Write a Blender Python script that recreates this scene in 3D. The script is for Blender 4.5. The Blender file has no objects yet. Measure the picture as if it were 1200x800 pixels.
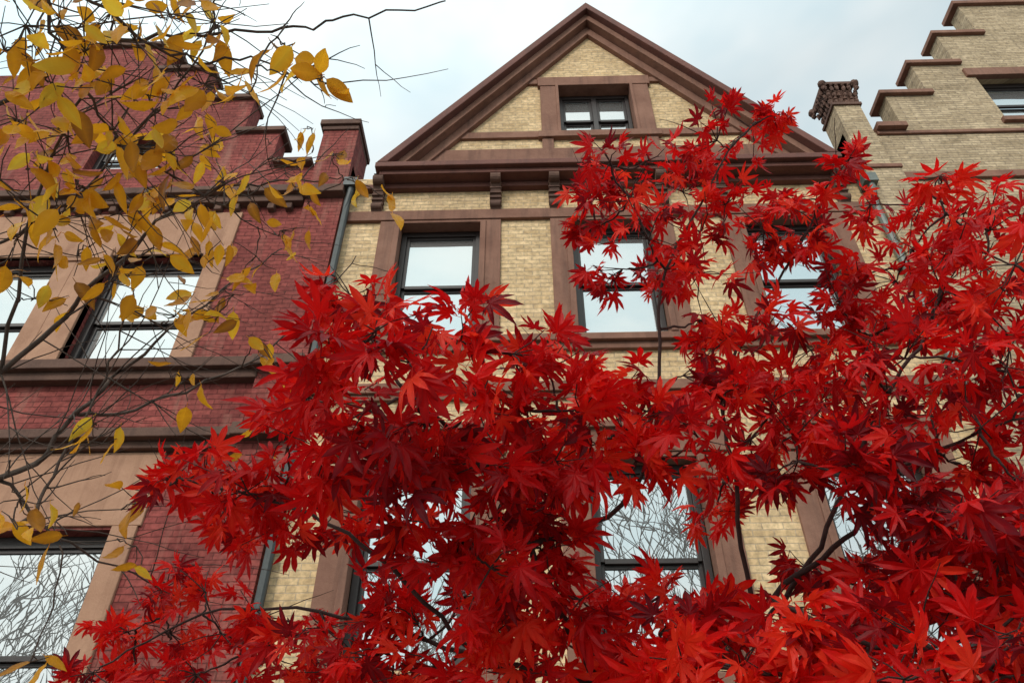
import bpy, bmesh, math, random
from mathutils import Vector, Matrix
random.seed(11)
R=random.random
def U(a,b): return a+(b-a)*R()
sc=bpy.context.scene
COL=sc.collection

# ------------------------------------------------------------------ helpers
def empty(name,loc=(0,0,0)):
    o=bpy.data.objects.new(name,None); COL.objects.link(o); o.location=loc; o.empty_display_size=.3
    return o
def mesh_obj(name,verts,faces,mat,parent=None,smooth=False):
    me=bpy.data.meshes.new(name); me.from_pydata(verts,[],faces); me.update()
    if smooth:
        me.polygons.foreach_set('use_smooth',[True]*len(me.polygons))
    o=bpy.data.objects.new(name,me); COL.objects.link(o)
    if mat: me.materials.append(mat)
    if parent: o.parent=parent
    return o
class Geo:
    def __init__(s): s.v=[];s.f=[]
    def prism(s,poly,y0,y1):
        a=sum(poly[i][0]*poly[(i+1)%len(poly)][1]-poly[(i+1)%len(poly)][0]*poly[i][1] for i in range(len(poly)))
        if a<0: poly=poly[::-1]
        n=len(poly);b=len(s.v)
        s.v+=[(x,y0,z) for x,z in poly]+[(x,y1,z) for x,z in poly]
        s.f.append(list(range(b,b+n)))
        s.f.append(list(range(b+2*n-1,b+n-1,-1)))
        for i in range(n):
            j=(i+1)%n
            s.f.append([b+i,b+n+i,b+n+j,b+j])
    def prismx(s,poly,x0,x1):
        n=len(poly);b=len(s.v)
        s.v+=[(x0,y,z) for y,z in poly]+[(x1,y,z) for y,z in poly]
        s.f.append(list(range(b,b+n)))
        s.f.append(list(range(b+2*n-1,b+n-1,-1)))
        for i in range(n):
            j=(i+1)%n
            s.f.append([b+i,b+n+i,b+n+j,b+j])
    def box(s,x0,x1,z0,z1,y0,y1): s.prism([(x0,z0),(x1,z0),(x1,z1),(x0,z1)],y0,y1)
    def tube(s,pts,rad,n=5,cap=True):
        b=len(s.v)
        m=len(pts)
        up=Vector((.31,.17,.93))
        for i,p in enumerate(pts):
            d=(pts[min(i+1,m-1)]-pts[max(i-1,0)])
            if d.length<1e-7: d=Vector((0,0,1))
            d.normalize()
            a=d.cross(up)
            if a.length<.05: a=d.cross(Vector((1,0,0)))
            a.normalize(); c=d.cross(a)
            for k in range(n):
                t=2*math.pi*k/n
                q=p+(a*math.cos(t)+c*math.sin(t))*rad[i]
                s.v.append((q.x,q.y,q.z))
        for i in range(m-1):
            for k in range(n):
                k2=(k+1)%n
                s.f.append([b+i*n+k,b+i*n+k2,b+(i+1)*n+k2,b+(i+1)*n+k])
        if cap:
            s.f.append([b+k for k in range(n)][::-1]); s.f.append([b+(m-1)*n+k for k in range(n)])
    def blob(s,c,r,seg=8,ring=5,j=.0):
        b=len(s.v)
        for i in range(ring+1):
            th=math.pi*i/ring
            for k in range(seg):
                ph=2*math.pi*k/seg
                q=1+U(-j,j)
                s.v.append((c[0]+r[0]*math.sin(th)*math.cos(ph)*q,c[1]+r[1]*math.sin(th)*math.sin(ph)*q,c[2]+r[2]*math.cos(th)*q))
        for i in range(ring):
            for k in range(seg):
                k2=(k+1)%seg
                s.f.append([b+i*seg+k,b+(i+1)*seg+k,b+(i+1)*seg+k2,b+i*seg+k2])
    def wall(s,x0,x1,z0,z1,ops,y0,y1):
        xs=sorted(set([x0,x1]+[v for o in ops for v in o[:2]])); zs=sorted(set([z0,z1]+[v for o in ops for v in o[2:]]))
        for i in range(len(xs)-1):
            for j in range(len(zs)-1):
                cx=(xs[i]+xs[i+1])/2;cz=(zs[j]+zs[j+1])/2
                if not(x0<cx<x1 and z0<cz<z1): continue
                if any(o[0]<cx<o[1] and o[2]<cz<o[3] for o in ops): continue
                s.box(xs[i],xs[i+1],zs[j],zs[j+1],y0,y1)
    def make(s,name,mat,parent=None,bevel=0,smooth=False):
        o=mesh_obj(name,s.v,s.f,mat,parent,smooth)
        if bevel:
            m=o.modifiers.new('b','BEVEL'); m.width=bevel; m.segments=2; m.limit_method='ANGLE'
        return o

# ------------------------------------------------------------------ materials
def newmat(name):
    m=bpy.data.materials.new(name); m.use_nodes=True
    nt=m.node_tree; bs=nt.nodes['Principled BSDF']
    return m,nt,bs,nt.nodes,nt.links
def ramp(N,stops):
    r=N.new('ShaderNodeValToRGB'); e=r.color_ramp.elements
    while len(e)<len(stops): e.new(.5)
    for i,(p,c) in enumerate(stops):
        e[i].position=p; e[i].color=(*c,1) if hasattr(c,'__len__') else (c,c,c,1)
    return r
def noise(N,nt,vec,scale,detail=5,rough=.6):
    n=N.new('ShaderNodeTexNoise'); n.inputs['Scale'].default_value=scale; n.inputs['Detail'].default_value=detail; n.inputs['Roughness'].default_value=rough
    if vec is not None: nt.links.new(vec,n.inputs['Vector'])
    return n
def mixc(N,nt,typ,fac,a,b):
    m=N.new('ShaderNodeMix'); m.data_type='RGBA'; m.blend_type=typ
    for s,v in ((0,fac),(6,a),(7,b)):
        if hasattr(v,'is_linked') or hasattr(v,'links'): nt.links.new(v,m.inputs[s])
        else: m.inputs[s].default_value=v if s==0 else (*v,1)
    return m.outputs[2]
def brickmat(name,c1,c2,mort,bw=.215,rh=.075,blotch=(.78,1.12),stain=(.35,.28,.2),rough=.9,stain_amt=.5,bias=-.1):
    m,nt,bs,N,K=newmat(name)
    tc=N.new('ShaderNodeTexCoord'); sp=N.new('ShaderNodeSeparateXYZ'); K.new(tc.outputs['Object'],sp.inputs[0])
    ad=N.new('ShaderNodeMath'); K.new(sp.outputs[0],ad.inputs[0]); K.new(sp.outputs[1],ad.inputs[1])
    cb=N.new('ShaderNodeCombineXYZ'); K.new(ad.outputs[0],cb.inputs[0]); K.new(sp.outputs[2],cb.inputs[1])
    wn=noise(N,nt,tc.outputs['Object'],9,1); wv=N.new('ShaderNodeVectorMath'); wv.operation='MULTIPLY_ADD'
    K.new(wn.outputs['Color'],wv.inputs[0]); wv.inputs[1].default_value=(.012,.012,0); K.new(cb.outputs[0],wv.inputs[2])
    b=N.new('ShaderNodeTexBrick'); K.new(wv.outputs[0],b.inputs['Vector'])
    b.inputs['Scale'].default_value=1; b.inputs['Brick Width'].default_value=bw; b.inputs['Row Height'].default_value=rh
    b.inputs['Mortar Size'].default_value=.006; b.inputs['Mortar Smooth'].default_value=.3; b.inputs['Bias'].default_value=bias
    b.inputs['Color1'].default_value=(*c1,1); b.inputs['Color2'].default_value=(*c2,1); b.inputs['Mortar'].default_value=(*mort,1)
    n1=noise(N,nt,tc.outputs['Object'],1.3,4,.65); r1=ramp(N,[(.3,blotch[0]),(.7,blotch[1])]); K.new(n1.outputs['Fac'],r1.inputs[0])
    col=mixc(N,nt,'MULTIPLY',1.0,b.outputs['Color'],r1.outputs[0])
    n2=noise(N,nt,cb.outputs[0],14,2,.7); r2=ramp(N,[(.35,.74),(.65,1.14)]); K.new(n2.outputs['Fac'],r2.inputs[0])
    col=mixc(N,nt,'MULTIPLY',1.0,col,r2.outputs[0])
    mp=N.new('ShaderNodeMapping'); mp.inputs['Scale'].default_value=(3.5,3.5,.35); K.new(tc.outputs['Object'],mp.inputs[0])
    n3=noise(N,nt,mp.outputs[0],1.2,4,.7); r3=ramp(N,[(.52,0.0),(.78,stain_amt)]); K.new(n3.outputs['Fac'],r3.inputs[0])
    col=mixc(N,nt,'MIX',r3.outputs[0],col,tuple(stain))
    K.new(col,bs.inputs['Base Color']); bs.inputs['Roughness'].default_value=rough; bs.inputs['Specular IOR Level'].default_value=.15
    bp=N.new('ShaderNodeBump'); bp.inputs['Strength'].default_value=.9; bp.inputs['Distance'].default_value=.012; bp.invert=True
    K.new(b.outputs['Fac'],bp.inputs['Height'])
    K.new(bp.outputs[0],bs.inputs['Normal'])
    return m
def stonemat(name,c1,c2,rough=.85,sc_=2.0,stain=(.06,.035,.03),amt=.6):
    m,nt,bs,N,K=newmat(name)
    tc=N.new('ShaderNodeTexCoord')
    n=noise(N,nt,tc.outputs['Object'],sc_,6,.72); r=ramp(N,[(.3,c1),(.7,c2)]); K.new(n.outputs['Fac'],r.inputs[0])
    mp=N.new('ShaderNodeMapping'); mp.inputs['Scale'].default_value=(5,5,.5); K.new(tc.outputs['Object'],mp.inputs[0])
    n3=noise(N,nt,mp.outputs[0],1.4,4,.7); r3=ramp(N,[(.5,0.0),(.8,amt)]); K.new(n3.outputs['Fac'],r3.inputs[0])
    col=mixc(N,nt,'MIX',r3.outputs[0],r.outputs[0],tuple(stain))
    K.new(col,bs.inputs['Base Color']); bs.inputs['Roughness'].default_value=rough; bs.inputs['Specular IOR Level'].default_value=.2
    bp=N.new('ShaderNodeBump'); bp.inputs['Strength'].default_value=.5; bp.inputs['Distance'].default_value=.014
    nb=noise(N,nt,tc.outputs['Object'],16,4,.75); K.new(nb.outputs['Fac'],bp.inputs['Height']); K.new(bp.outputs[0],bs.inputs['Normal'])
    return m
M_cream=brickmat('cream_brick',(.72,.515,.30),(.54,.365,.195),(.50,.375,.25),stain=(.42,.29,.19))
M_grey=brickmat('buff_brick',(.50,.38,.25),(.34,.25,.155),(.31,.24,.175),bw=.3,rh=.06,stain=(.22,.165,.12))
M_red=brickmat('red_painted_brick',(.265,.066,.056),(.195,.045,.041),(.14,.035,.031),blotch=(.65,1.3),stain=(.33,.17,.13),rough=.85,stain_amt=.6)
M_brown=stonemat('brownstone',(.165,.077,.054),(.26,.135,.096))
M_soffit=stonemat('painted_cornice',(.11,.043,.034),(.165,.067,.052),rough=.7)
M_pink=stonemat('pink_sandstone',(.32,.17,.11),(.44,.25,.165),stain=(.18,.085,.055))
M_dark=stonemat('weathered_cap_stone',(.08,.044,.035),(.16,.088,.066))
def simple(name,c,rough=.5,metal=0):
    m,nt,bs,N,K=newmat(name)
    tc=N.new('ShaderNodeTexCoord'); n=noise(N,nt,tc.outputs['Object'],7,3,.7)
    r=ramp(N,[(.3,tuple(x*.75 for x in c)),(.7,tuple(min(1,x*1.2) for x in c))]); K.new(n.outputs['Fac'],r.inputs[0])
    K.new(r.outputs[0],bs.inputs['Base Color']); bs.inputs['Roughness'].default_value=rough; bs.inputs['Metallic'].default_value=metal
    return m
M_frame=simple('dark_window_paint',(.022,.013,.012),.5)
M_pipe=simple('painted_downspout',(.12,.13,.115),.5,.2)
M_pipe2=simple('dark_downspout',(.05,.055,.055),.5,.2)
M_slate=simple('roof_slate',(.06,.06,.065),.7)
def glassmat():
    m,nt,bs,N,K=newmat('window_glass')
    out=N['Material Output']
    bs.inputs['Base Color'].default_value=(.12,.12,.118,1); bs.inputs['Roughness'].default_value=.4
    g=N.new('ShaderNodeBsdfGlossy'); g.inputs['Roughness'].default_value=.006; g.inputs['Color'].default_value=(.80,.86,.90,1)
    tc=N.new('ShaderNodeTexCoord'); nb=noise(N,nt,tc.outputs['Object'],1.7,1,.5)
    bp=N.new('ShaderNodeBump'); bp.inputs['Strength'].default_value=.16; bp.inputs['Distance'].default_value=.02; K.new(nb.outputs['Fac'],bp.inputs['Height'])
    K.new(bp.outputs[0],g.inputs['Normal'])
    mx=N.new('ShaderNodeMixShader'); mx.inputs[0].default_value=.42
    K.new(bs.outputs[0],mx.inputs[1]); K.new(g.outputs[0],mx.inputs[2]); K.new(mx.outputs[0],out.inputs['Surface'])
    return m
M_glass=glassmat()
def leafmat(name,stops,trans=.45,rough=.42,spec=.22):
    m,nt,bs,N,K=newmat(name)
    out=N['Material Output']
    at=N.new('ShaderNodeAttribute'); at.attribute_name='tone'
    r=ramp(N,stops); K.new(at.outputs['Fac'],r.inputs[0])
    col=r.outputs[0]
    K.new(col,bs.inputs['Base Color']); bs.inputs['Roughness'].default_value=rough
    bs.inputs['Specular IOR Level'].default_value=spec
    t=N.new('ShaderNodeBsdfTranslucent'); K.new(col,t.inputs['Color'])
    mx=N.new('ShaderNodeMixShader'); mx.inputs[0].default_value=trans
    K.new(bs.outputs[0],mx.inputs[1]); K.new(t.outputs[0],mx.inputs[2]); K.new(mx.outputs[0],out.inputs['Surface'])
    return m
M_red_leaf=leafmat('red_maple_leaf',[(0,(.09,.010,.018)),(.2,(.24,.007,.013)),(.5,(.58,.006,.008)),(.8,(.82,.010,.008)),(1,(.90,.05,.02))],.48)
M_yel_leaf=leafmat('yellow_leaf',[(0,(.30,.12,.02)),(.3,(.64,.28,.016)),(.7,(.86,.42,.018)),(1,(.80,.54,.05))],.5)
M_bark=stonemat('grey_brown_bark',(.05,.035,.03),(.11,.08,.065),sc_=20,stain=(.03,.02,.02))
M_barkm=stonemat('maple_bark',(.035,.02,.018),(.075,.045,.04),sc_=20,stain=(.02,.012,.012))
M_asph=simple('asphalt',(.05,.05,.052),.9)
M_conc=simple('pavement_concrete',(.30,.29,.27),.9)
M_soil=simple('garden_soil',(.07,.05,.035),1)
M_ground=simple('ground_earth',(.12,.12,.10),1)

# ------------------------------------------------------------------ centre house
Y=7.0; XC=1.22
def sash(fr,gl,x0,x1,z0,z1,rail,mull=False,y=Y+.15,fw=.075):
    fr.box(x0,x0+fw,z0,z1,y,y+.09); fr.box(x1-fw,x1,z0,z1,y,y+.09)
    fr.box(x0+fw,x1-fw,z1-fw*1.4,z1,y+.002,y+.09); fr.box(x0+fw,x1-fw,z0,z0+fw,y-.015,y+.09)
    a,b=x0+fw,x1-fw; s=.045
    segs=[(a,b)]
    if mull:
        c=(a+b)/2; fr.box(c-.04,c+.04,z0+fw,z1-fw*1.4,y+.003,y+.09); segs=[(a,c-.04),(c+.04,b)]
    for a,b in segs:
        fr.box(a,a+s,rail,z1-fw*1.4,y+.03,y+.07); fr.box(b-s,b,rail,z1-fw*1.4,y+.03,y+.07)
        fr.box(a+s,b-s,z1-fw*1.4-s,z1-fw*1.4,y+.031,y+.07); fr.box(a+s,b-s,rail-.02,rail+.035,y+.028,y+.07)
        fr.box(a,a+s,z0+fw,rail,y+.072,y+.11); fr.box(b-s,b,z0+fw,rail,y+.072,y+.11)
        fr.box(a+s,b-s,z0+fw,z0+fw+s*1.6,y+.073,y+.11); fr.box(a+s,b-s,rail-.06,rail-.021,y+.074,y+.11)
        gl.prism([(a+s,rail+.03),(b-s,rail+.03),(b-s,z1-fw*1.4-s),(a+s,z1-fw*1.4-s)],y+.05,y+.056)
        gl.prism([(a+s,z0+fw+s),(b-s,z0+fw+s),(b-s,rail-.05),(a+s,rail-.05)],y+.092,y+.098)
H1=empty('gabled_brick_house')
X0,X1=-2.62,5.02
WC=[XC-2.42,XC,XC+2.42]
ops=[(c-.6,c+.6,7.6,9.74) for c in WC]+[(c-.62,c+.62,3.62,5.85) for c in WC]+[(c-.6,c+.6,.9,3.0) for c in WC[:2]]+[(WC[2]-.6,WC[2]+.6,.15,3.0)]
br=Geo(); br.wall(X0,X1,0,10.75,ops,Y,Y+.32)
AP=15.02; k=3.37/4.77
def xl(z): return XC-(AP-z)*k
def xr(z): return XC+(AP-z)*k
wz0,wz1=11.78,13.16; wx0,wx1=XC-.62,XC+.62
br.prism([(xl(10.75),10.75),(wx0,10.75),(wx0,wz1),(xl(wz1),wz1)],Y,Y+.32)
br.prism([(wx1,10.75),(xr(10.75),10.75),(xr(wz1),wz1),(wx1,wz1)],Y,Y+.32)
br.box(wx0,wx1,10.75,wz0,Y,Y+.32)
br.prism([(xl(wz1),wz1),(xr(wz1),wz1),(XC,AP)],Y,Y+.32)
br.make('brick_wall',M_cream,H1)
st=Geo()
def frame(g,c,hw,hs,z0,z1,top,p=.045):
    g.box(c-hs,c-hw,z0,z1,Y-p,Y+.05); g.box(c+hw,c+hs,z0,z1,Y-p,Y+.05)
    g.box(c-hw-.05,c-hw+.03,z0,z1-.03,Y-p-.022,Y+.13); g.box(c+hw-.03,c+hw+.05,z0,z1-.03,Y-p-.022,Y+.13)
for c in WC:
    frame(st,c,.6,.86,7.56,9.72,9.9)
    st.box(c-.6,c+.6,9.68,9.74,Y-.04,Y+.15)
    frame(st,c,.62,.9,3.56,5.83,6.1)
    st.box(c-.62,c+.62,5.79,5.85,Y-.04,Y+.15)
    st.box(c-.95,c+.95,5.85,6.14,Y-.06,Y+.05)
    st.box(c-1.0,c+1.0,6.14,6.22,Y-.11,Y+.05)
    st.box(c-1.0,c+1.0,3.42,3.558,Y-.12,Y+.16)
    st.box(c-.66,c+.66,7.45,7.56,Y-.02,Y+.16)
    frame(st,c,.6,.85,.8,3.0,3.2)
    st.box(c-.9,c+.9,3.0,3.25,Y-.06,Y+.05)
st.box(X0+.02,X1-.02,9.73,9.93,Y-.06,Y+.05)
st.box(X0+.5,X1-.5,7.40,7.50,Y-.12,Y+.05); st.box(X0+.52,X1-.52,7.30,7.40,Y-.06,Y+.05)
st.box(X0+.02,X1-.02,6.66,6.80,Y-.09,Y+.05); st.box(X0+.02,X1-.02,6.58,6.66,Y-.05,Y+.05)
st.box(X0+.02,X1-.02,.4,.6,Y-.08,Y+.05)
st.box(X0+.02,X1-.02,3.26,3.4,Y-.08,Y+.05)
st.box(xl(11.35)-.1,xr(11.35)+.1,10.72,11.38,Y-.05,Y+.05)
st.box(xl(11.7),XC-.96,11.68,11.84,Y-.05,Y+.05); st.box(XC+.96,xr(11.7),11.68,11.84,Y-.05,Y+.05)
st.box(XC-.98,XC+.98,11.64,11.79,Y-.09,Y+.16)
st.box(XC-.92,XC-.62,11.79,13.2,Y-.06,Y+.16); st.box(XC+.62,XC+.92,11.79,13.2,Y-.06,Y+.16)
st.box(XC-.66,XC-.61,11.79,13.2,Y-.08,Y+.17); st.box(XC+.61,XC+.66,11.79,13.2,Y-.08,Y+.17)
st.box(XC-.96,XC+.96,13.14,13.40,Y-.075,Y+.16)
st.box(xl(13.3),XC-.96,13.24,13.38,Y-.05,Y+.05); st.box(XC+.96,xr(13.3),13.24,13.38,Y-.05,Y+.05)
st.box(XC-.92,XC-.74,11.36,11.64,Y-.05,Y+.05); st.box(XC+.74,XC+.92,11.36,11.64,Y-.05,Y+.05)
SL=4.77/3.37
def chevron(g,apex,vt,y0,y1,zf):
    hwo=(apex-zf)/SL; hwi=(apex-vt-zf)/SL
    g.prism([(XC-hwo,zf),(XC,apex),(XC+hwo,zf),(XC+hwi,zf),(XC,apex-vt),(XC-hwi,zf)],y0,y1)
chevron(st,15.30,.20,Y-.24,Y+.1,10.72)
chevron(st,15.10,.26,Y-.09,Y+.1,10.73)
st.make('brownstone_trim',M_brown,H1,bevel=.008)
so=Geo()
chevron(so,15.52,.22,Y-.36,Y+.35,10.7)
so.box(XC-3.42,XC+3.42,10.585,10.695,Y-.36,Y+.1)
so.box(XC-3.36,XC+3.36,10.50,10.585,Y-.28,Y+.1)
so.box(X0+.02,X1-.02,10.40,10.50,Y-.10,Y+.05)
so.make('cornice',M_soffit,H1,bevel=.012)
bk=Geo()
for bx in (WC[0]+.78,WC[1]-.78,WC[1]+.78,WC[2]-.78,WC[2]+.95,WC[0]-.95):
    pr=[(Y+.02,10.55),(Y-.26,10.55)]
    for t in range(0,9):
        a=math.pi/2+t*math.pi/8*1.1
        pr.append((Y-.20+.085*math.cos(a)-.0,10.45+.085*math.sin(a)))
    pr+=[(Y-.15,10.33),(Y-.10,10.2),(Y-.08,10.08)]
    for t in range(0,8):
        a=math.pi/2+.3+t*math.pi/8
        pr.append((Y-.075+.06*math.cos(a),10.0+.06*math.sin(a)))
    pr+=[(Y-.04,9.9),(Y+.02,9.9)]
    bk.prismx(pr,bx-.075,bx+.075)
    for i in range(5):
        z=10.38-i*.085
        bk.box(bx-.085,bx+.085,z,z+.03,Y-.17+i*.018,Y)
bk.make('scroll_brackets',M_dark,H1,bevel=.006)
fr=Geo();gl=Geo()
for c in WC:
    sash(fr,gl,c-.57,c+.57,7.56,9.70,8.60)
    sash(fr,gl,c-.59,c+.59,3.56,5.80,4.70)
for c in WC[:2]: sash(fr,gl,c-.57,c+.57,.9,2.98,1.95)
sash(fr,gl,wx0+.02,wx1-.02,wz0,wz1-.02,12.42,mull=True,fw=.06)
fr.box(WC[2]-.57,WC[2]+.57,.15,2.98,Y+.2,Y+.25)
for zz in (.4,1.7):
    for xx in (-.45,.05): fr.box(WC[2]+xx,WC[2]+xx+.4,zz,zz+1.05,Y+.18,Y+.2)
fr.make('window_frames',M_frame,H1,bevel=.004); gl.make('window_glass',M_glass,H1)
bd=Geo(); bd.prism([(X0+.01,0),(X1-.01,0),(X1-.01,10.7),(XC+3.3,10.7),(XC,15.3),(XC-3.3,10.7),(X0+.01,10.7)],Y+.33,Y+11)
bd.make('roof_and_body',M_slate,H1)
sp=Geo(); sp.box(WC[2]-.9,WC[2]+.9,0,.15,Y-.5,Y-.002); sp.make('door_step',M_brown,H1)
def downspout(name,x,ztop,mat,par,y=Y-.1,r=.05):
    g=Geo()
    g.tube([Vector((x,y,0)),Vector((x,y,ztop-.45)),Vector((x,y-.02,ztop-.3)),Vector((x+.03,y-.06,ztop-.12)),Vector((x+.03,y-.06,ztop))],[r]*5,10)
    z=.8
    while z<ztop-.6:
        g.tube([Vector((x,y,z)),Vector((x,y,z+.05))],[r*1.25]*2,10); g.box(x-.07,x+.07,z+.01,z+.04,y+.03,Y+.02); z+=1.55
    g.box(x-.08,x+.12,ztop-.02,ztop+.16,y-.14,y+.06)
    return g.make(name,mat,par)
downspout('downspout',-2.58,10.35,M_pipe2,H1)
downspout('downspout',4.96,10.2,M_pipe,H1)

# ------------------------------------------------------------------ red house (left)
H2=empty('red_brick_house')
LX0,LX1=-11.5,-2.66
lo=[(-5.8,-4.4,6.98,9.14),(-8.1,-6.45,6.98,9.14),(-6.35,-4.32,2.7,5.03),(-9.4,-7.3,2.7,5.03),(-10.8,-8.8,6.98,9.14)]
rb=Geo()
rb.wall(LX0,LX1,0,11.1,lo,Y,Y+.32)
rb.wall(-11.5,-3.98,11.1,12.02,[(-6.95,-5.75,11.1,12.02)],Y,Y+.32)
rb.box(-6.95,-5.75,11.1,11.15,Y+.001,Y+.3)
rb.box(-10.6,-4.62,12.02,13.02,Y,Y+.32)
rb.box(-9.6,-5.62,13.02,14.02,Y,Y+.32)
rb.box(-8.6,-6.6,14.02,14.9,Y,Y+.32)
rb.box(-3.22,LX1,0,12.0,Y-.1,Y+.6)
rb.box(-4.05,-3.25,6.17,6.42,Y-.05,Y)
rb.make('brick_wall',M_red,H2)
cp=Geo()
cp.box(-4.72,-3.9,12.02,12.13,Y-.07,Y+.4); cp.box(-5.72,-4.60,13.02,13.13,Y-.07,Y+.4); cp.box(-6.7,-5.58,14.02,14.13,Y-.07,Y+.4); cp.box(-8.7,-6.5,14.9,15.02,Y-.07,Y+.4)
cp.box(-3.29,LX1+.03,12.0,12.13,Y-.17,Y+.66); cp.box(-3.25,LX1+.005,11.9,11.998,Y-.13,Y+.62)
cp.box(-3.9,-3.29,11.1,11.2,Y-.12,Y+.35)
cp.box(LX0,-3.24,10.28,10.42,Y-.2,Y+.05); cp.box(LX0,-3.24,10.14,10.28,Y-.12,Y+.05); cp.box(-3.26,LX1+.02,10.2,10.36,Y-.24,Y)
cp.box(LX0,LX1-.55,7.02,7.16,Y-.2,Y+.05); cp.box(LX0,LX1-.55,6.90,7.02,Y-.12,Y+.05); cp.box(-3.27,LX1+.02,7.0,7.14,Y-.26,Y)
cp.box(LX0,LX1-.55,6.04,6.16,Y-.2,Y+.05); cp.box(LX0,LX1-.55,5.95,6.04,Y-.1,Y+.05); cp.box(-3.27,LX1+.02,6.02,6.18,Y-.26,Y)
x=LX0+.2
while x<-3.5:
    cp.box(x,x+.10,10.02,10.139,Y-.09,Y+.02); x+=.26
cp.make('stone_cornices',M_dark,H2,bevel=.012)
pk=Geo()
pk.box(LX0,-4.12,9.14,10.01,Y-.03,Y+.05)
for x0,x1 in ((-4.4,-4.12),(-6.2,-5.8),(-6.45,-6.2),(-8.8,-8.1)):
    pk.box(x0,x1,7.18,9.138,Y-.035,Y+.1)
pk.box(-4.45,-4.07,9.02,9.26,Y-.06,Y+.05); pk.box(-6.5,-5.75,9.02,9.26,Y-.06,Y+.05)
pk.box(LX0,-4.02,5.06,5.94,Y-.03,Y+.05); pk.box(-4.32,-4.05,2.5,5.058,Y-.035,Y+.1); pk.box(-7.3,-6.35,2.5,5.058,Y-.035,Y+.1)
pk.box(LX0,-4.0,2.3,2.498,Y-.1,Y+.1)
pk.make('sandstone_trim',M_pink,H2,bevel=.01)
fr=Geo();gl=Geo()
sash(fr,gl,-5.8,-4.4,6.98,9.14,8.05,fw=.09); sash(fr,gl,-8.1,-6.45,6.98,9.14,8.05,fw=.09); sash(fr,gl,-10.8,-8.8,6.98,9.14,8.05,fw=.09)
sash(fr,gl,-6.35,-4.32,2.7,5.03,3.8,fw=.09); sash(fr,gl,-9.4,-7.3,2.7,5.03,3.8,fw=.09); sash(fr,gl,-6.95,-5.75,11.15,12.02,11.6,fw=.08)
fr.make('window_frames',M_frame,H2,bevel=.004); gl.make('window_glass',M_glass,H2)
bd=Geo(); bd.box(LX0,LX1-.02,0,11.08,Y+.33,Y+11); bd.make('roof_and_body',M_slate,H2)

# ------------------------------------------------------------------ buff house (right)
H3=empty('stepped_gable_brick_house')
RX0,RX1=5.06,13.5
ro=[(7.75,9.1,11.95,13.22),(7.75,8.95,7.6,9.7),(10.2,11.4,7.6,9.7),(6.5,7.7,3.6,5.8),(8.8,10.0,3.6,5.8),(11.1,12.3,3.6,5.8)]
gb=Geo()
gb.wall(RX0,RX1,0,11.66,ro[1:],Y,Y+.32)
gb.wall(6.05,RX1,11.66,12.68,[(7.75,9.1,11.95,12.68)],Y,Y+.32)
gb.wall(6.79,12.6,12.68,13.6,[(7.75,9.1,12.68,13.22)],Y,Y+.32)
gb.box(7.6,11.8,13.6,14.6,Y,Y+.32); gb.box(8.41,11.0,14.6,15.7,Y,Y+.32)
gb.box(5.04,5.58,0,10.6,Y-.12,Y+.5)
gb.box(5.063,5.35,10.0,11.63,Y+.3,Y+10.8)
gb.box(5.06,5.48,10.6,12.28,Y-.10,Y+.36)
gb.make('brick_wall',M_grey,H3)
cp=Geo()
cp.box(5.95,6.85,12.68,12.78,Y-.07,Y+.4); cp.box(6.7,7.66,13.6,13.7,Y-.07,Y+.4); cp.box(7.5,8.47,14.6,14.7,Y-.07,Y+.4); cp.box(8.3,11.1,15.7,15.82,Y-.07,Y+.4)
cp.box(5.58,6.05,11.66,11.78,Y-.13,Y+.35)
cp.box(5.58,RX1,11.58,11.655,Y-.04,Y+.05)
cp.box(5.58,RX1,10.45,10.6,Y-.05,Y+.05)
cp.box(5.02,5.60,10.6,10.68,Y-.15,Y+.52)
cp.box(5.58,RX1,7.38,7.52,Y-.1,Y+.05); cp.box(5.58,RX1,6.62,6.8,Y-.06,Y+.05)
cp.box(7.6,9.1,9.72,9.92,Y-.05,Y+.05); cp.box(10.05,11.55,9.72,9.92,Y-.05,Y+.05)
cp.box(7.6,9.25,13.2,13.42,Y-.05,Y+.05); cp.box(7.65,9.2,11.84,11.95,Y-.07,Y+.12)
cp.make('stone_bands',M_brown,H3,bevel=.01)
cap=Geo(); dz=.18
cap.box(5.03,5.51,12.1+dz,12.16+dz,Y-.13,Y+.39)
cap.prism([(5.08,12.16+dz),(5.46,12.16+dz),(5.5,12.6+dz),(5.04,12.6+dz)],Y-.07,Y+.32)
for zz,ex in ((12.25,.0),(12.40,.03),(12.54,.07)):
    zz+=dz
    for i in range(6):
        x=5.06-ex*.5+i*(.42+ex)/5+U(-.01,.01)
        cap.blob((x,Y-.08-ex,zz+U(-.02,.02)),(.03,.035,.075),6,5,.25)
        cap.blob((x,Y-.10-ex,zz+.06),(.028,.03,.03),6,4,.25)
        y=Y-.06+i*.075
        cap.blob((5.05-ex,y,zz+U(-.02,.02)),(.035,.03,.075),6,5,.25); cap.blob((5.49+ex,y,zz+U(-.02,.02)),(.035,.03,.075),6,5,.25)
for sx in (5.0,5.54):
    for sy in (Y-.15,Y+.4):
        cap.blob((sx,sy,12.66+dz),(.07,.07,.075),10,7,.1); cap.blob((sx,sy,12.55+dz),(.04,.04,.06),8,5,.2)
cap.box(5.0,5.54,12.66+dz,12.72+dz,Y-.16,Y+.4)
cap.box(5.08,5.46,12.72+dz,12.80+dz,Y-.08,Y+.32)
cap.make('carved_capital',M_dark,H3,bevel=.006)
fr=Geo();gl=Geo()
for o in ro: sash(fr,gl,o[0]+.02,o[1]-.02,o[2],o[3],(o[2]+o[3])/2)
fr.make('window_frames',M_frame,H3,bevel=.004); gl.make('window_glass',M_glass,H3)
bd=Geo(); bd.box(RX0+.02,RX1,0,11.6,Y+.33,Y+11); bd.make('roof_and_body',M_slate,H3)

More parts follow.
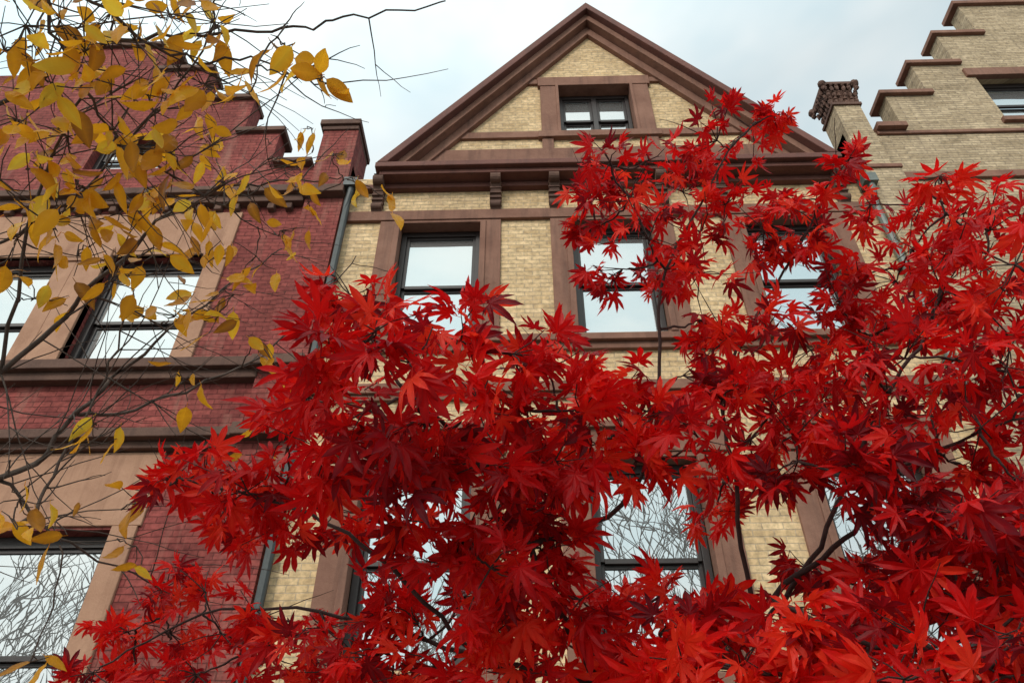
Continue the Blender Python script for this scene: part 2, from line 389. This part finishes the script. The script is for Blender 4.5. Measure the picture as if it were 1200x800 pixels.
# ------------------------------------------------------------------ ground, street
g=Geo(); g.v=[(-300,-300,-.16),(300,-300,-.16),(300,300,-.16),(-300,300,-.16)]; g.f=[[0,1,2,3]]; g.make('ground',M_ground)
g=Geo(); g.v=[(-120,-13,-.13),(120,-13,-.13),(120,-4,-.13),(-120,-4,-.13)]; g.f=[[0,1,2,3]]; g.make('road',M_asph)
g=Geo(); g.box(-120,120,-.15,0,-3.85,.9); g.make('pavement',M_conc,bevel=.01)
g=Geo(); g.box(-120,120,-.15,0,-17,-13.15); g.make('pavement',M_conc,bevel=.01)
g=Geo(); g.box(-120,120,-.15,.004,-4.0,-3.852); g.box(-120,120,-.15,.004,-13.148,-13.0); g.make('kerb',M_conc,bevel=.015)
g=Geo(); g.box(-20,20,-.15,-.01,.902,Y-.002); g.make('garden_bed',M_soil)

# ------------------------------------------------------------------ bare street trees (behind the viewer, reflected in the glass)
def bare_tree(name,base,h,seed):
    rnd=random.Random(seed); G=Geo(); E=empty(name,base)
    def grow(p,d,l,r,lev):
        pts=[p];n=5
        for i in range(n):
            d=(d+Vector((rnd.uniform(-1,1),rnd.uniform(-1,1),rnd.uniform(-.6,1)))*.18).normalized()
            pts.append(pts[-1]+d*(l/n))
        rr=[r*(1-.5*i/n) for i in range(n+1)]
        G.tube(pts,rr,6 if lev<2 else 3,False)
        if lev>=6: return
        for kk in range(3):
            i=rnd.randint(1,n) if kk else n
            ax=Vector((rnd.uniform(-1,1),rnd.uniform(-1,1),rnd.uniform(-.3,.5))).normalized()
            nd=(d+ax*(.85 if kk else .35)).normalized()
            grow(pts[i],nd,l*rnd.uniform(.64,.84),max(rr[i]*.66,.017),lev+1)
    grow(Vector((0,0,-.1)),Vector((0,0,1)),h*.26,h*.017,0)
    G.make('branches',M_bark,E,smooth=True)
for i,(x,y,h) in enumerate(((-15.5,-5.2,15),(-11.5,-8.0,18),(-3.4,-5.4,18),(.3,-14.6,19),(4.2,-5.6,19),(11.0,-5.4,18),(16.5,-6.5,18))):
    bare_tree('bare_street_tree',(x,y,-.02),h,30+i)

# ------------------------------------------------------------------ surveyed positions for the near crowns
HC=1.6; TH=math.radians(40); PS=math.radians(1.5); F=867.0
def sv(u,v,d):
    a=(u-600)/F;b=(400-v)/F
    Yd=math.cos(TH)-b*math.sin(TH); Zd=math.sin(TH)+b*math.cos(TH)
    r=Vector((a*math.cos(PS)-Yd*math.sin(PS),a*math.sin(PS)+Yd*math.cos(PS),Zd)).normalized()
    return Vector((0,0,HC))+r*d
RED="""880 150 15 35|908 133 15 18|840 165 15 38|760 188 14 32|715 190 14 26|690 225 14 38|740 235 14 44|800 225 14 42|850 240 14 34|700 268 13 38|760 280 13 46|820 275 13 46|730 315 13 36|820 320 13 40|770 330 14 28|930 235 15 28|980 205 15 26|960 268 15 32|925 290 14 30|895 270 14 26|1100 207 16 16|1080 240 15 30|1115 285 14 38|1160 270 14 40|1190 310 13 40|1070 290 15 26|1020 240 15 20|1130 250 15 30|1190 345 14 46|1050 330 14 34|1105 340 13 46|1160 350 13 50|1150 310 14 44|1040 385 14 38|1005 325 15 30|985 355 14 30|1010 405 14 40|900 392 13 38|855 400 12 40|820 375 12 32|950 410 13 42|1000 430 13 44|1060 420 12 48|1120 420 12 50|1180 430 12 50|1090 380 13 44|1180 390 13 46|1090 485 12 50|1150 500 11 50|1190 560 11 45|1040 460 13 46|970 450 13 44|800 440 12 42|780 480 12 42|850 460 12 46|905 470 12 46|950 480 12 44|1005 500 12 46|1040 535 11 42|1110 540 12 44|1160 450 13 50|880 515 12 36|820 515 11 42|860 430 13 40|930 510 12 34|990 530 12 34|410 345 11 34|440 388 10 46|400 425 10 44|480 425 9 52|540 400 10 42|600 415 10 44|640 430 10 34|360 465 10 42|430 480 9 50|500 490 9 50|560 480 9 48|620 480 10 46|680 480 10 40|720 460 11 34|700 520 11 36|335 510 11 38|390 530 10 48|450 535 9 44|505 545 9 42|560 545 9 44|600 545 9 42|650 540 10 40|730 505 11 38|745 540 11 34|240 552 12 36|200 562 12 28|290 575 12 40|345 575 11 42|270 600 12 30|330 612 12 34|390 600 11 42|480 610 10 30|545 625 10 38|575 665 10 42|520 660 11 30|610 705 10 42|640 645 10 40|580 605 10 40|625 595 10 38|110 788 15 30|150 740 15 26|190 690 15 30|240 692 14 38|200 742 15 38|160 790 15 32|260 742 14 42|230 790 14 36|310 722 13 38|320 770 13 42|380 735 12 40|390 782 12 42|450 765 11 38|455 705 12 26|490 730 11 30|510 780 11 40|565 745 11 44|540 700 11 32|600 782 11 44|650 745 11 44|680 702 11 36|705 765 11 44|735 705 11 36|775 740 11 42|770 695 11 32|800 782 10 44|840 600 12 24|850 562 12 26|835 710 11 34|850 752 11 40|935 540 11 30|985 548 11 30|1095 595 11 44|1140 605 10 44|1185 640 10 44|1105 645 11 46|1065 690 11 38|1070 640 12 30|1000 685 12 28|945 665 12 24|930 712 11 38|960 748 10 42|1010 772 10 44|1010 730 11 36|1075 745 10 46|1120 700 10 46|1165 700 10 46|1190 745 10 44|1125 775 9 46|1180 792 9 44|1060 795 9 44|920 792 10 42|870 785 10 42|760 790 11 42|460 800 11 40|600 850 10 60|800 850 10 60|1000 850 10 60|400 850 11 60|1260 600 11 60|1260 450 12 60|1270 330 13 60|1260 750 10 60|200 850 13 50"""
redlimbs=[[(800,800,11.5),(905,700,12),(1000,620,12),(1060,545,12),(1200,490,12)],
[(800,800,11.5),(885,740,12),(960,640,12.5),(1030,480,13),(1090,380,13.5),(1110,290,14),(1100,207,16)],
[(700,800,11),(620,640,10.5),(560,540,10),(480,460,9.5),(420,380,10.5)],
[(620,640,10.5),(740,580,11.5),(772,460,12.5),(775,330,13),(820,240,14),(860,165,15)],
[(700,800,11),(560,770,11),(420,725,12),(260,715,14),(120,780,15)],
[(560,770,11),(440,650,10.5),(330,590,11.5),(210,560,12)],
[(885,740,12),(860,560,12),(850,440,12.5),(930,300,14),(980,205,15)],
[(905,700,11),(1050,760,10),(1200,720,10)]]
def smooth_poly(P,per=7,j=.006,rnd=random):
    out=[]
    Q=[P[0]]+P+[P[-1]]
    for i in range(1,len(Q)-2):
        for s in range(per):
            t=s/per
            a,b,c,d=Q[i-1],Q[i],Q[i+1],Q[i+2]
            p=.5*((2*b)+(c-a)*t+(2*a-5*b+4*c-d)*t*t+(3*b-a-3*c+d)*t**3)
            out.append(p+Vector((rnd.uniform(-j,j),rnd.uniform(-j,j),rnd.uniform(-j,j))))
    out.append(P[-1]); return out
def rv(): 
    while True:
        v=Vector((U(-1,1),U(-1,1),U(-1,1)))
        if .05<v.length<1: return v.normalized()

class LeafMesh:
    def __init__(s): s.v=[];s.f=[];s.t=[]
    def add(s,tv,tf,M,tone,to=None):
        b=len(s.v)
        for i,p in enumerate(tv):
            q=M@p; s.v.append((q.x,q.y,q.z)); s.t.append(tone+(to[i] if to else 0))
        for f in tf: s.f.append([b+i for i in f])
    def make(s,name,mat,par):
        o=mesh_obj(name,s.v,s.f,mat,par)
        at=o.data.attributes.new('tone','FLOAT','POINT'); at.data.foreach_set('value',s.t)
        return o
def maple_template(seed):
    r=random.Random(seed)
    V=[Vector((0,0,0))];Fc=[];TO=[.10]
    angs=[0,36,74,118]; lens=[1.0,.92,.74,.46]
    lobes=[(a*sg+r.uniform(-5,5),l*r.uniform(.88,1.1)) for a,l in zip(angs,lens) for sg in ((1,-1) if a else (1,))]
    lobes.sort()
    droop=r.uniform(.0,.45); cup=r.uniform(.01,.10); tw=r.uniform(-.25,.25)
    def P(ang,rad,z=0):
        a=math.radians(ang); x=math.sin(a)*rad; y=math.cos(a)*rad
        return Vector((x,y,z-droop*rad*rad+tw*x*y))
    sinus=[]
    for i in range(len(lobes)-1):
        a=(lobes[i][0]+lobes[i+1][0])/2; sinus.append(P(a,.31+r.uniform(-.04,.03),.01))
    sinus=[P(lobes[0][0]-26,.13,0)]+sinus+[P(lobes[-1][0]+26,.13,0)]
    for i,(a,l) in enumerate(lobes):
        b=len(V); curl=r.uniform(-.16,.14); w=r.uniform(11,14); bend=r.uniform(-4,4)
        V+= [sinus[i],P(a-w,l*.52,cup*.6),P(a-w*.62+bend*.5,l*.74,cup*.4+curl*.3),P(a+bend,l,curl),P(a+w*.62+bend*.5,l*.74,cup*.4+curl*.3),P(a+w,l*.52,cup*.6),sinus[i+1],P(a,l*.55,-cup*.4)]
        TO+=[0,-.03,-.05,-.12,-.05,-.03,0,.10]
        s0,a1,a2,tp,b2,b1,s1,mid=range(b,b+8)
        Fc+=[[0,mid,a1,s0],[0,s1,b1,mid],[mid,tp,a2,a1],[mid,b1,b2,tp]]
    b=len(V)
    pl=r.uniform(.35,.6)
    for yy,zz,ww in ((0,0,.014),(-pl,.12,.010)):
        for k in range(3):
            t=2*math.pi*k/3; V.append(Vector((ww*math.cos(t),yy,zz+ww*math.sin(t)))); TO.append(0)
    for k in range(3): Fc.append([b+k,b+(k+1)%3,b+3+(k+1)%3,b+3+k])
    return V,Fc,pl,TO
MT=[maple_template(i) for i in range(24)]
def orient(tip,nrm):
    y=tip.normalized(); x=y.cross(nrm)
    if x.length<.02: x=y.cross(Vector((1,0,.2)))
    x.normalize(); z=x.cross(y)
    return Matrix((( x.x,y.x,z.x,0),(x.y,y.y,z.y,0),(x.z,y.z,z.z,0),(0,0,0,1)))

# ------------------------------------------------------------------ japanese maple
MP=empty('japanese_maple_tree')
wood=Geo(); nodes=[]; LM=LeafMesh()
def addlimb(P,r0,r1,n=7,j=.006):
    pts=smooth_poly(P,7,j); m=len(pts)
    wood.tube(pts,[r0+(r1-r0)*i/(m-1) for i in range(m)],n)
    for i,p in enumerate(pts): nodes.append((p,(r0+(r1-r0)*i/(m-1))))
base=Vector((.32,1.75,-.02)); fork=Vector((.28,1.45,.95))
limbs=[[sv(a,b,c/10) for a,b,c in l] for l in redlimbs]
addlimb([base,Vector((.36,1.68,.4)),fork],.045,.030,10)
addlimb([fork,Vector((.27,1.32,1.4)),limbs[0][0]],.022,.008,8)
addlimb([fork,Vector((.16,1.25,1.35)),limbs[2][0]],.020,.008,8)
rad0=[.0058,.005,.0055,.0042,.0042,.0035,.004,.004]
for l,r in zip(limbs,rad0): addlimb(l,r,.0015,j=.0035)
cl=[]
for q in RED.split("|"):
    u,v,d,r=map(float,q.split()); d=d/10*U(.93,1.10)
    cl.append((sv(u,v,d),r/F*d,d))
cl2=[]
pend=cl[:]
while pend:
    best=None
    for c in pend:
        for p,r in nodes[::2]:
            dd=(p-c[0]).length
            if best is None or dd<best[0]: best=(dd,c,p,r)
    dd,c,p,r=best; pend.remove(c)
    mid=(p+c[0])/2+rv()*dd*.12+Vector((0,0,-.04*dd))
    r0=min(r,.0026)
    if dd>.01:
        pts=smooth_poly([p,mid,c[0]],5,.002); m=len(pts)
        wood.tube(pts,[r0+(.0012-r0)*i/(m-1) for i in range(m)],5)
        nodes+= [(q,.0024) for q in pts]
        dirn=(c[0]-p).normalized()
    else: dirn=rv()
    cl2.append((c[0],c[1],c[2],dirn))
nl=0
for c,r,d,dirn in cl2:
    ctone=random.gauss(.0,.13)
    fs=1.0 if d<1.12 else (.91 if d<1.28 else .80)
    for k in range(6):
        td=(dirn*.35+rv()*1.0); td.z*=.75; td.normalize()
        ln=r*U(.5,1.35); e=c+td*ln
        m1=c+td*ln*.5+rv()*ln*.12
        wood.tube([c,m1,e],[.0012,.0010,.0007],4,False)
        for t in (.55,.85,1.0,1.0):
            if t<.6 and R()<.25: continue
            p=c.lerp(m1,t*2) if t<.5 else m1.lerp(e,(t-.5)*2)
            size=U(.030,.050)*fs
            if R()<.12: size*=.65
            tip=(td*.4+rv()*.9+Vector((0,-.05,-.40))).normalized()
            nr=(Vector((0,-.7,.3))+rv()*.95).normalized()
            T=random.choice(MT)
            O=orient(tip,nr)
            p2=p+ (O.to_3x3()@Vector((0,T[2],-.12)))*size
            tone=min(.95,max(.08,random.gauss(.66,.18)+ctone))
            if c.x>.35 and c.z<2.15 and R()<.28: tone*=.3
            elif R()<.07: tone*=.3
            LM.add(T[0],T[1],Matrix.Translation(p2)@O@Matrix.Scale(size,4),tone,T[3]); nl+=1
    if R()<.35:
        td=(dirn+rv()*.5+Vector((0,0,.5))).normalized(); ln=r*U(1.5,2.4)
        pp=[c]
        for s in range(5):
            td=(td+rv()*.12).normalized(); pp.append(pp[-1]+td*ln/5)
        wood.tube(pp,[.0011,.001,.0009,.0008,.0006,.0004],4,False)
wood.make('trunk_and_branches',M_barkm,MP,smooth=True)
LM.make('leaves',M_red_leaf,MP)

# ------------------------------------------------------------------ yellow-leaved tree
YT=empty('yellow_autumn_tree')
YL=[[(-1.99,1.24,2.09),(-1.30,1.12,2.13),(-0.87,1.06,2.21),(-0.79,1.05,2.33),(-0.70,1.08,2.55),(-0.53,1.09,2.79)],[(-1.30,1.12,2.13),(-0.82,0.89,2.30),(-0.70,0.85,2.46),(-0.60,0.85,2.68),(-0.46,0.87,2.73),(-0.35,0.88,2.76)],[(-1.99,1.24,2.09),(-1.37,0.73,2.51),(-0.79,0.60,2.59),(-0.63,0.53,2.61),(-0.52,0.54,2.66),(-0.37,0.56,2.71),(-0.26,0.56,2.74),(-0.12,0.55,2.77)],[(-1.37,0.73,2.51),(-0.96,0.78,2.45),(-0.75,0.75,2.51),(-0.65,0.70,2.62),(-0.49,0.57,2.66),(-0.43,0.45,2.74)],[(-1.37,0.73,2.51),(-0.75,0.47,2.68),(-0.66,0.50,2.60),(-0.62,0.63,2.56),(-0.53,0.73,2.54),(-0.48,0.85,2.60)],[(-0.87,1.06,2.21),(-0.78,1.16,2.14),(-0.68,1.35,2.14)],[(-0.79,1.05,2.33),(-0.73,1.16,2.43),(-0.55,1.23,2.64),(-0.40,1.20,2.88)],[(-0.82,0.89,2.30),(-0.75,0.70,2.55),(-0.61,0.54,2.61),(-0.55,0.44,2.69)],[(-1.30,1.12,2.13),(-0.81,1.03,2.11),(-0.76,1.02,2.19),(-0.74,1.01,2.42),(-0.70,0.93,2.54)],[(-0.75,0.47,2.68),(-0.57,0.43,2.56),(-0.49,0.52,2.57),(-0.38,0.55,2.60),(-0.31,0.59,2.60)]]
wood=Geo(); nodes=[]; LY=LeafMesh()
addlimb([Vector((-2.55,1.5,-.02)),Vector((-2.5,1.45,1.0)),Vector((-2.3,1.38,1.7)),Vector((-1.99,1.24,2.09))],.085,.035,12,.01)
addlimb([Vector((-2.3,1.38,1.7)),Vector((-2.5,1.6,2.8)),Vector((-2.7,1.9,4.2))],.05,.015,8,.01)
YR=[.0085,.005,.0045,.0032,.0032,.0032,.0038,.0032,.004,.003]
nodes=[]
for l,r in zip(YL,YR): addlimb([Vector(p) for p in l],r,.0011,6,.005)
twn=list(nodes)
for i in range(210):
    p,r=random.choice(twn)
    if p.x<-1.3: continue
    if p.x>-.42 and p.z>2.64 and R()<.85: continue
    d=(Vector((.6,.25,.22))+rv()*.8).normalized(); ln=U(.08,.34)
    if p.z>2.6: ln*=.55
    pts=[p]
    for s in range(6):
        d=(d+rv()*.18+Vector((0,0,.04))).normalized(); pts.append(pts[-1]+d*ln/6)
    wood.tube(pts,[.0014-.00015*s for s in range(7)],4,False)
    if R()<.6:
        q=pts[3]; d2=(d+rv()*.7).normalized(); pp=[q]
        for s in range(4):
            d2=(d2+rv()*.2).normalized(); pp.append(pp[-1]+d2*ln*.12)
        wood.tube(pp,[.0010-.00012*s for s in range(5)],4,False)
    nodes+=[(q,.0018) for q in pts[1:]]
def oval_template(seed):
    r=random.Random(seed); V=[];Fc=[];TO=[]
    n=9; fold=r.uniform(.05,.3); cur=r.uniform(-.3,.4); wv=r.uniform(.42,.58)
    for i in range(n):
        t=i/(n-1)
        w=wv*math.sin(math.pi*min(1,t**.8))**.85*(1-.25*t) if 0<i<n-1 else 0.0
        z=cur*(t-.5)**2*2; wob=r.uniform(-.02,.02)
        V+=[Vector((-w*.5,t,z+fold*w*.5+wob)),Vector((0,t,z)),Vector((w*.5,t,z+fold*w*.5-wob))]
        TO+=[-.08,.1,-.08]
    for i in range(n-1):
        a=i*3
        Fc+=[[a,a+1,a+4,a+3],[a+1,a+2,a+5,a+4]]
    b=len(V)
    for yy,ww in ((0,.012),(-.16,.010)):
        for k in range(3):
            t=2*math.pi*k/3; V.append(Vector((ww*math.cos(t),yy,V[1].z+ww*math.sin(t)))); TO.append(0)
    for k in range(3): Fc.append([b+k,b+(k+1)%3,b+3+(k+1)%3,b+3+k])
    return V,Fc,TO
OT=[oval_template(i) for i in range(16)]
YC="""30 30 12 50 13|100 60 12 50 13|160 50 12 45 11|210 80 12 45 10|60 100 12 50 12|130 110 13 50 12|180 130 13 45 11|240 100 12 45 10|20 140 13 50 11|80 160 13 50 12|150 170 13 50 13|100 220 13 50 12|50 200 13 45 10|200 180 13 45 11|250 170 14 40 8|170 220 14 45 11|60 260 13 45 9|230 250 14 40 9|20 280 13 40 8|290 230 14 35 7|300 95 10 14 2|350 85 10 20 3|375 95 10 16 3|335 55 11 25 5|130 15 12 40 10|250 25 12 40 9|200 20 12 40 9|330 185 14 30 5|360 230 14 26 6|412 208 14 22 3|452 235 14 16 3|40 350 13 35 5|205 370 14 38 9|255 370 14 38 10|300 395 14 28 5|275 345 14 28 5|215 445 14 25 4|110 500 14 25 3|22 585 13 30 5|65 610 13 30 4|120 520 14 30 4|165 590 14 28 4|160 640 14 25 3|300 530 14 22 3|340 445 14 16 2|20 620 13 25 3|35 775 13 25 3|390 180 14 25 4|365 150 14 18 3|300 300 14 25 5|330 270 14 26 5|130 330 13 40 6|180 290 14 40 8|5 60 12 45 11|0 210 12 45 9|265 215 14 35 7|200 440 13 15 1|90 300 13 35 6|240 310 14 35 6|70 20 13 45 9|140 250 14 40 7"""
for q in YC.split("|"):
    u,v,d,r,n=map(float,q.split()); d=d/10*U(.95,1.05); c=sv(u,v,d); rr=r/F*d
    best=min(nodes,key=lambda t:(t[0]-c).length); p=best[0]; dd=(p-c).length
    if dd>.015:
        pts=smooth_poly([p,(p+c)/2+rv()*dd*.1,c],4,.003); wood.tube(pts,[.0014-.0005*i/(len(pts)-1) for i in range(len(pts))],4,False)
        nodes+=[(x,.0016) for x in pts]
    for k in range(int(n)):
        off=rv()*rr*U(.3,1.25); e=c+off
        wood.tube([c,c+off*.5+rv()*.006,e],[.0010,.0009,.0006],4,False)
        size=U(.033,.055) if d>1.12 else U(.046,.056)
        tip=(Vector((.1,0,-.8))+rv()*.8).normalized(); nr=(Vector((0,-.6,.25))+rv()*.95).normalized()
        O=orient(tip,nr); T=random.choice(OT)
        tone=min(.95,max(.05,random.gauss(.52,.26)))
        LY.add(T[0],T[1],Matrix.Translation(e+tip*size*.15)@O@Matrix.Scale(size,4),tone,T[2])
wood.make('trunk_and_branches',M_bark,YT,smooth=True)
LY.make('leaves',M_yel_leaf,YT)

# ------------------------------------------------------------------ world, sun
w=bpy.data.worlds.new('World'); sc.world=w; w.use_nodes=True
nt=w.node_tree; N=nt.nodes; K=nt.links; bg=N['Background']; bg.inputs['Strength'].default_value=.1
sunv=Vector((-.34,-.75,.55)).normalized()
el=math.asin(sunv.z)
sky=N.new('ShaderNodeTexSky'); sky.sky_type='NISHITA'; sky.sun_disc=False; sky.sun_elevation=el; sky.sun_rotation=math.atan2(sunv.x,sunv.y)
tc=N.new('ShaderNodeTexCoord')
mp=N.new('ShaderNodeMapping'); mp.inputs['Scale'].default_value=(1,1,2.2); K.new(tc.outputs['Generated'],mp.inputs[0])
n1=noise(N,nt,mp.outputs[0],2.6,4,.55); r1=ramp(N,[(.36,(5.3,7.0,7.7)),(.62,(7.7,8.5,8.7))])
K.new(n1.outputs['Fac'],r1.inputs[0])
glow=Vector((-.30,-.62,.72)).normalized()
dt=N.new('ShaderNodeVectorMath'); dt.operation='DOT_PRODUCT'; K.new(tc.outputs['Generated'],dt.inputs[0]); dt.inputs[1].default_value=tuple(glow)
mr=N.new('ShaderNodeMapRange'); mr.inputs[1].default_value=.2; mr.inputs[2].default_value=1; mr.inputs[3].default_value=0; mr.inputs[4].default_value=1; K.new(dt.outputs['Value'],mr.inputs[0])
gr=ramp(N,[(0,(1,1,1)),(1,(1,.92,.82))]); K.new(mr.outputs[0],gr.inputs[0])
ma=N.new('ShaderNodeMath'); ma.operation='MULTIPLY_ADD'; K.new(mr.outputs[0],ma.inputs[0]); ma.inputs[1].default_value=2.05; ma.inputs[2].default_value=1
tint=mixc(N,nt,'MULTIPLY',1.0,r1.outputs[0],gr.outputs[0])
vm=N.new('ShaderNodeVectorMath'); vm.operation='SCALE'; K.new(tint,vm.inputs[0]); K.new(ma.outputs[0],vm.inputs['Scale'])
col=mixc(N,nt,'MIX',.94,sky.outputs[0],vm.outputs[0]); K.new(col,bg.inputs['Color'])
sd=bpy.data.lights.new('sun','SUN'); sd.energy=1.5; sd.angle=math.radians(13); sd.color=(1,.94,.86)
so_=bpy.data.objects.new('sun',sd); COL.objects.link(so_); so_.rotation_euler=sunv.to_track_quat('Z','Y').to_euler()

# ------------------------------------------------------------------ camera
cd=bpy.data.cameras.new('camera'); cd.sensor_width=36; cd.lens=36*F/1200; cd.clip_end=2000; cd.clip_start=.05
co=bpy.data.objects.new('camera',cd); COL.objects.link(co); co.location=(0,0,HC)
co.rotation_euler=(math.radians(90+40),0,PS)
sc.camera=co
sc.view_settings.view_transform='Standard'; sc.view_settings.look='None'; sc.view_settings.exposure=0
print('LEAVES',nl,len(LM.f))
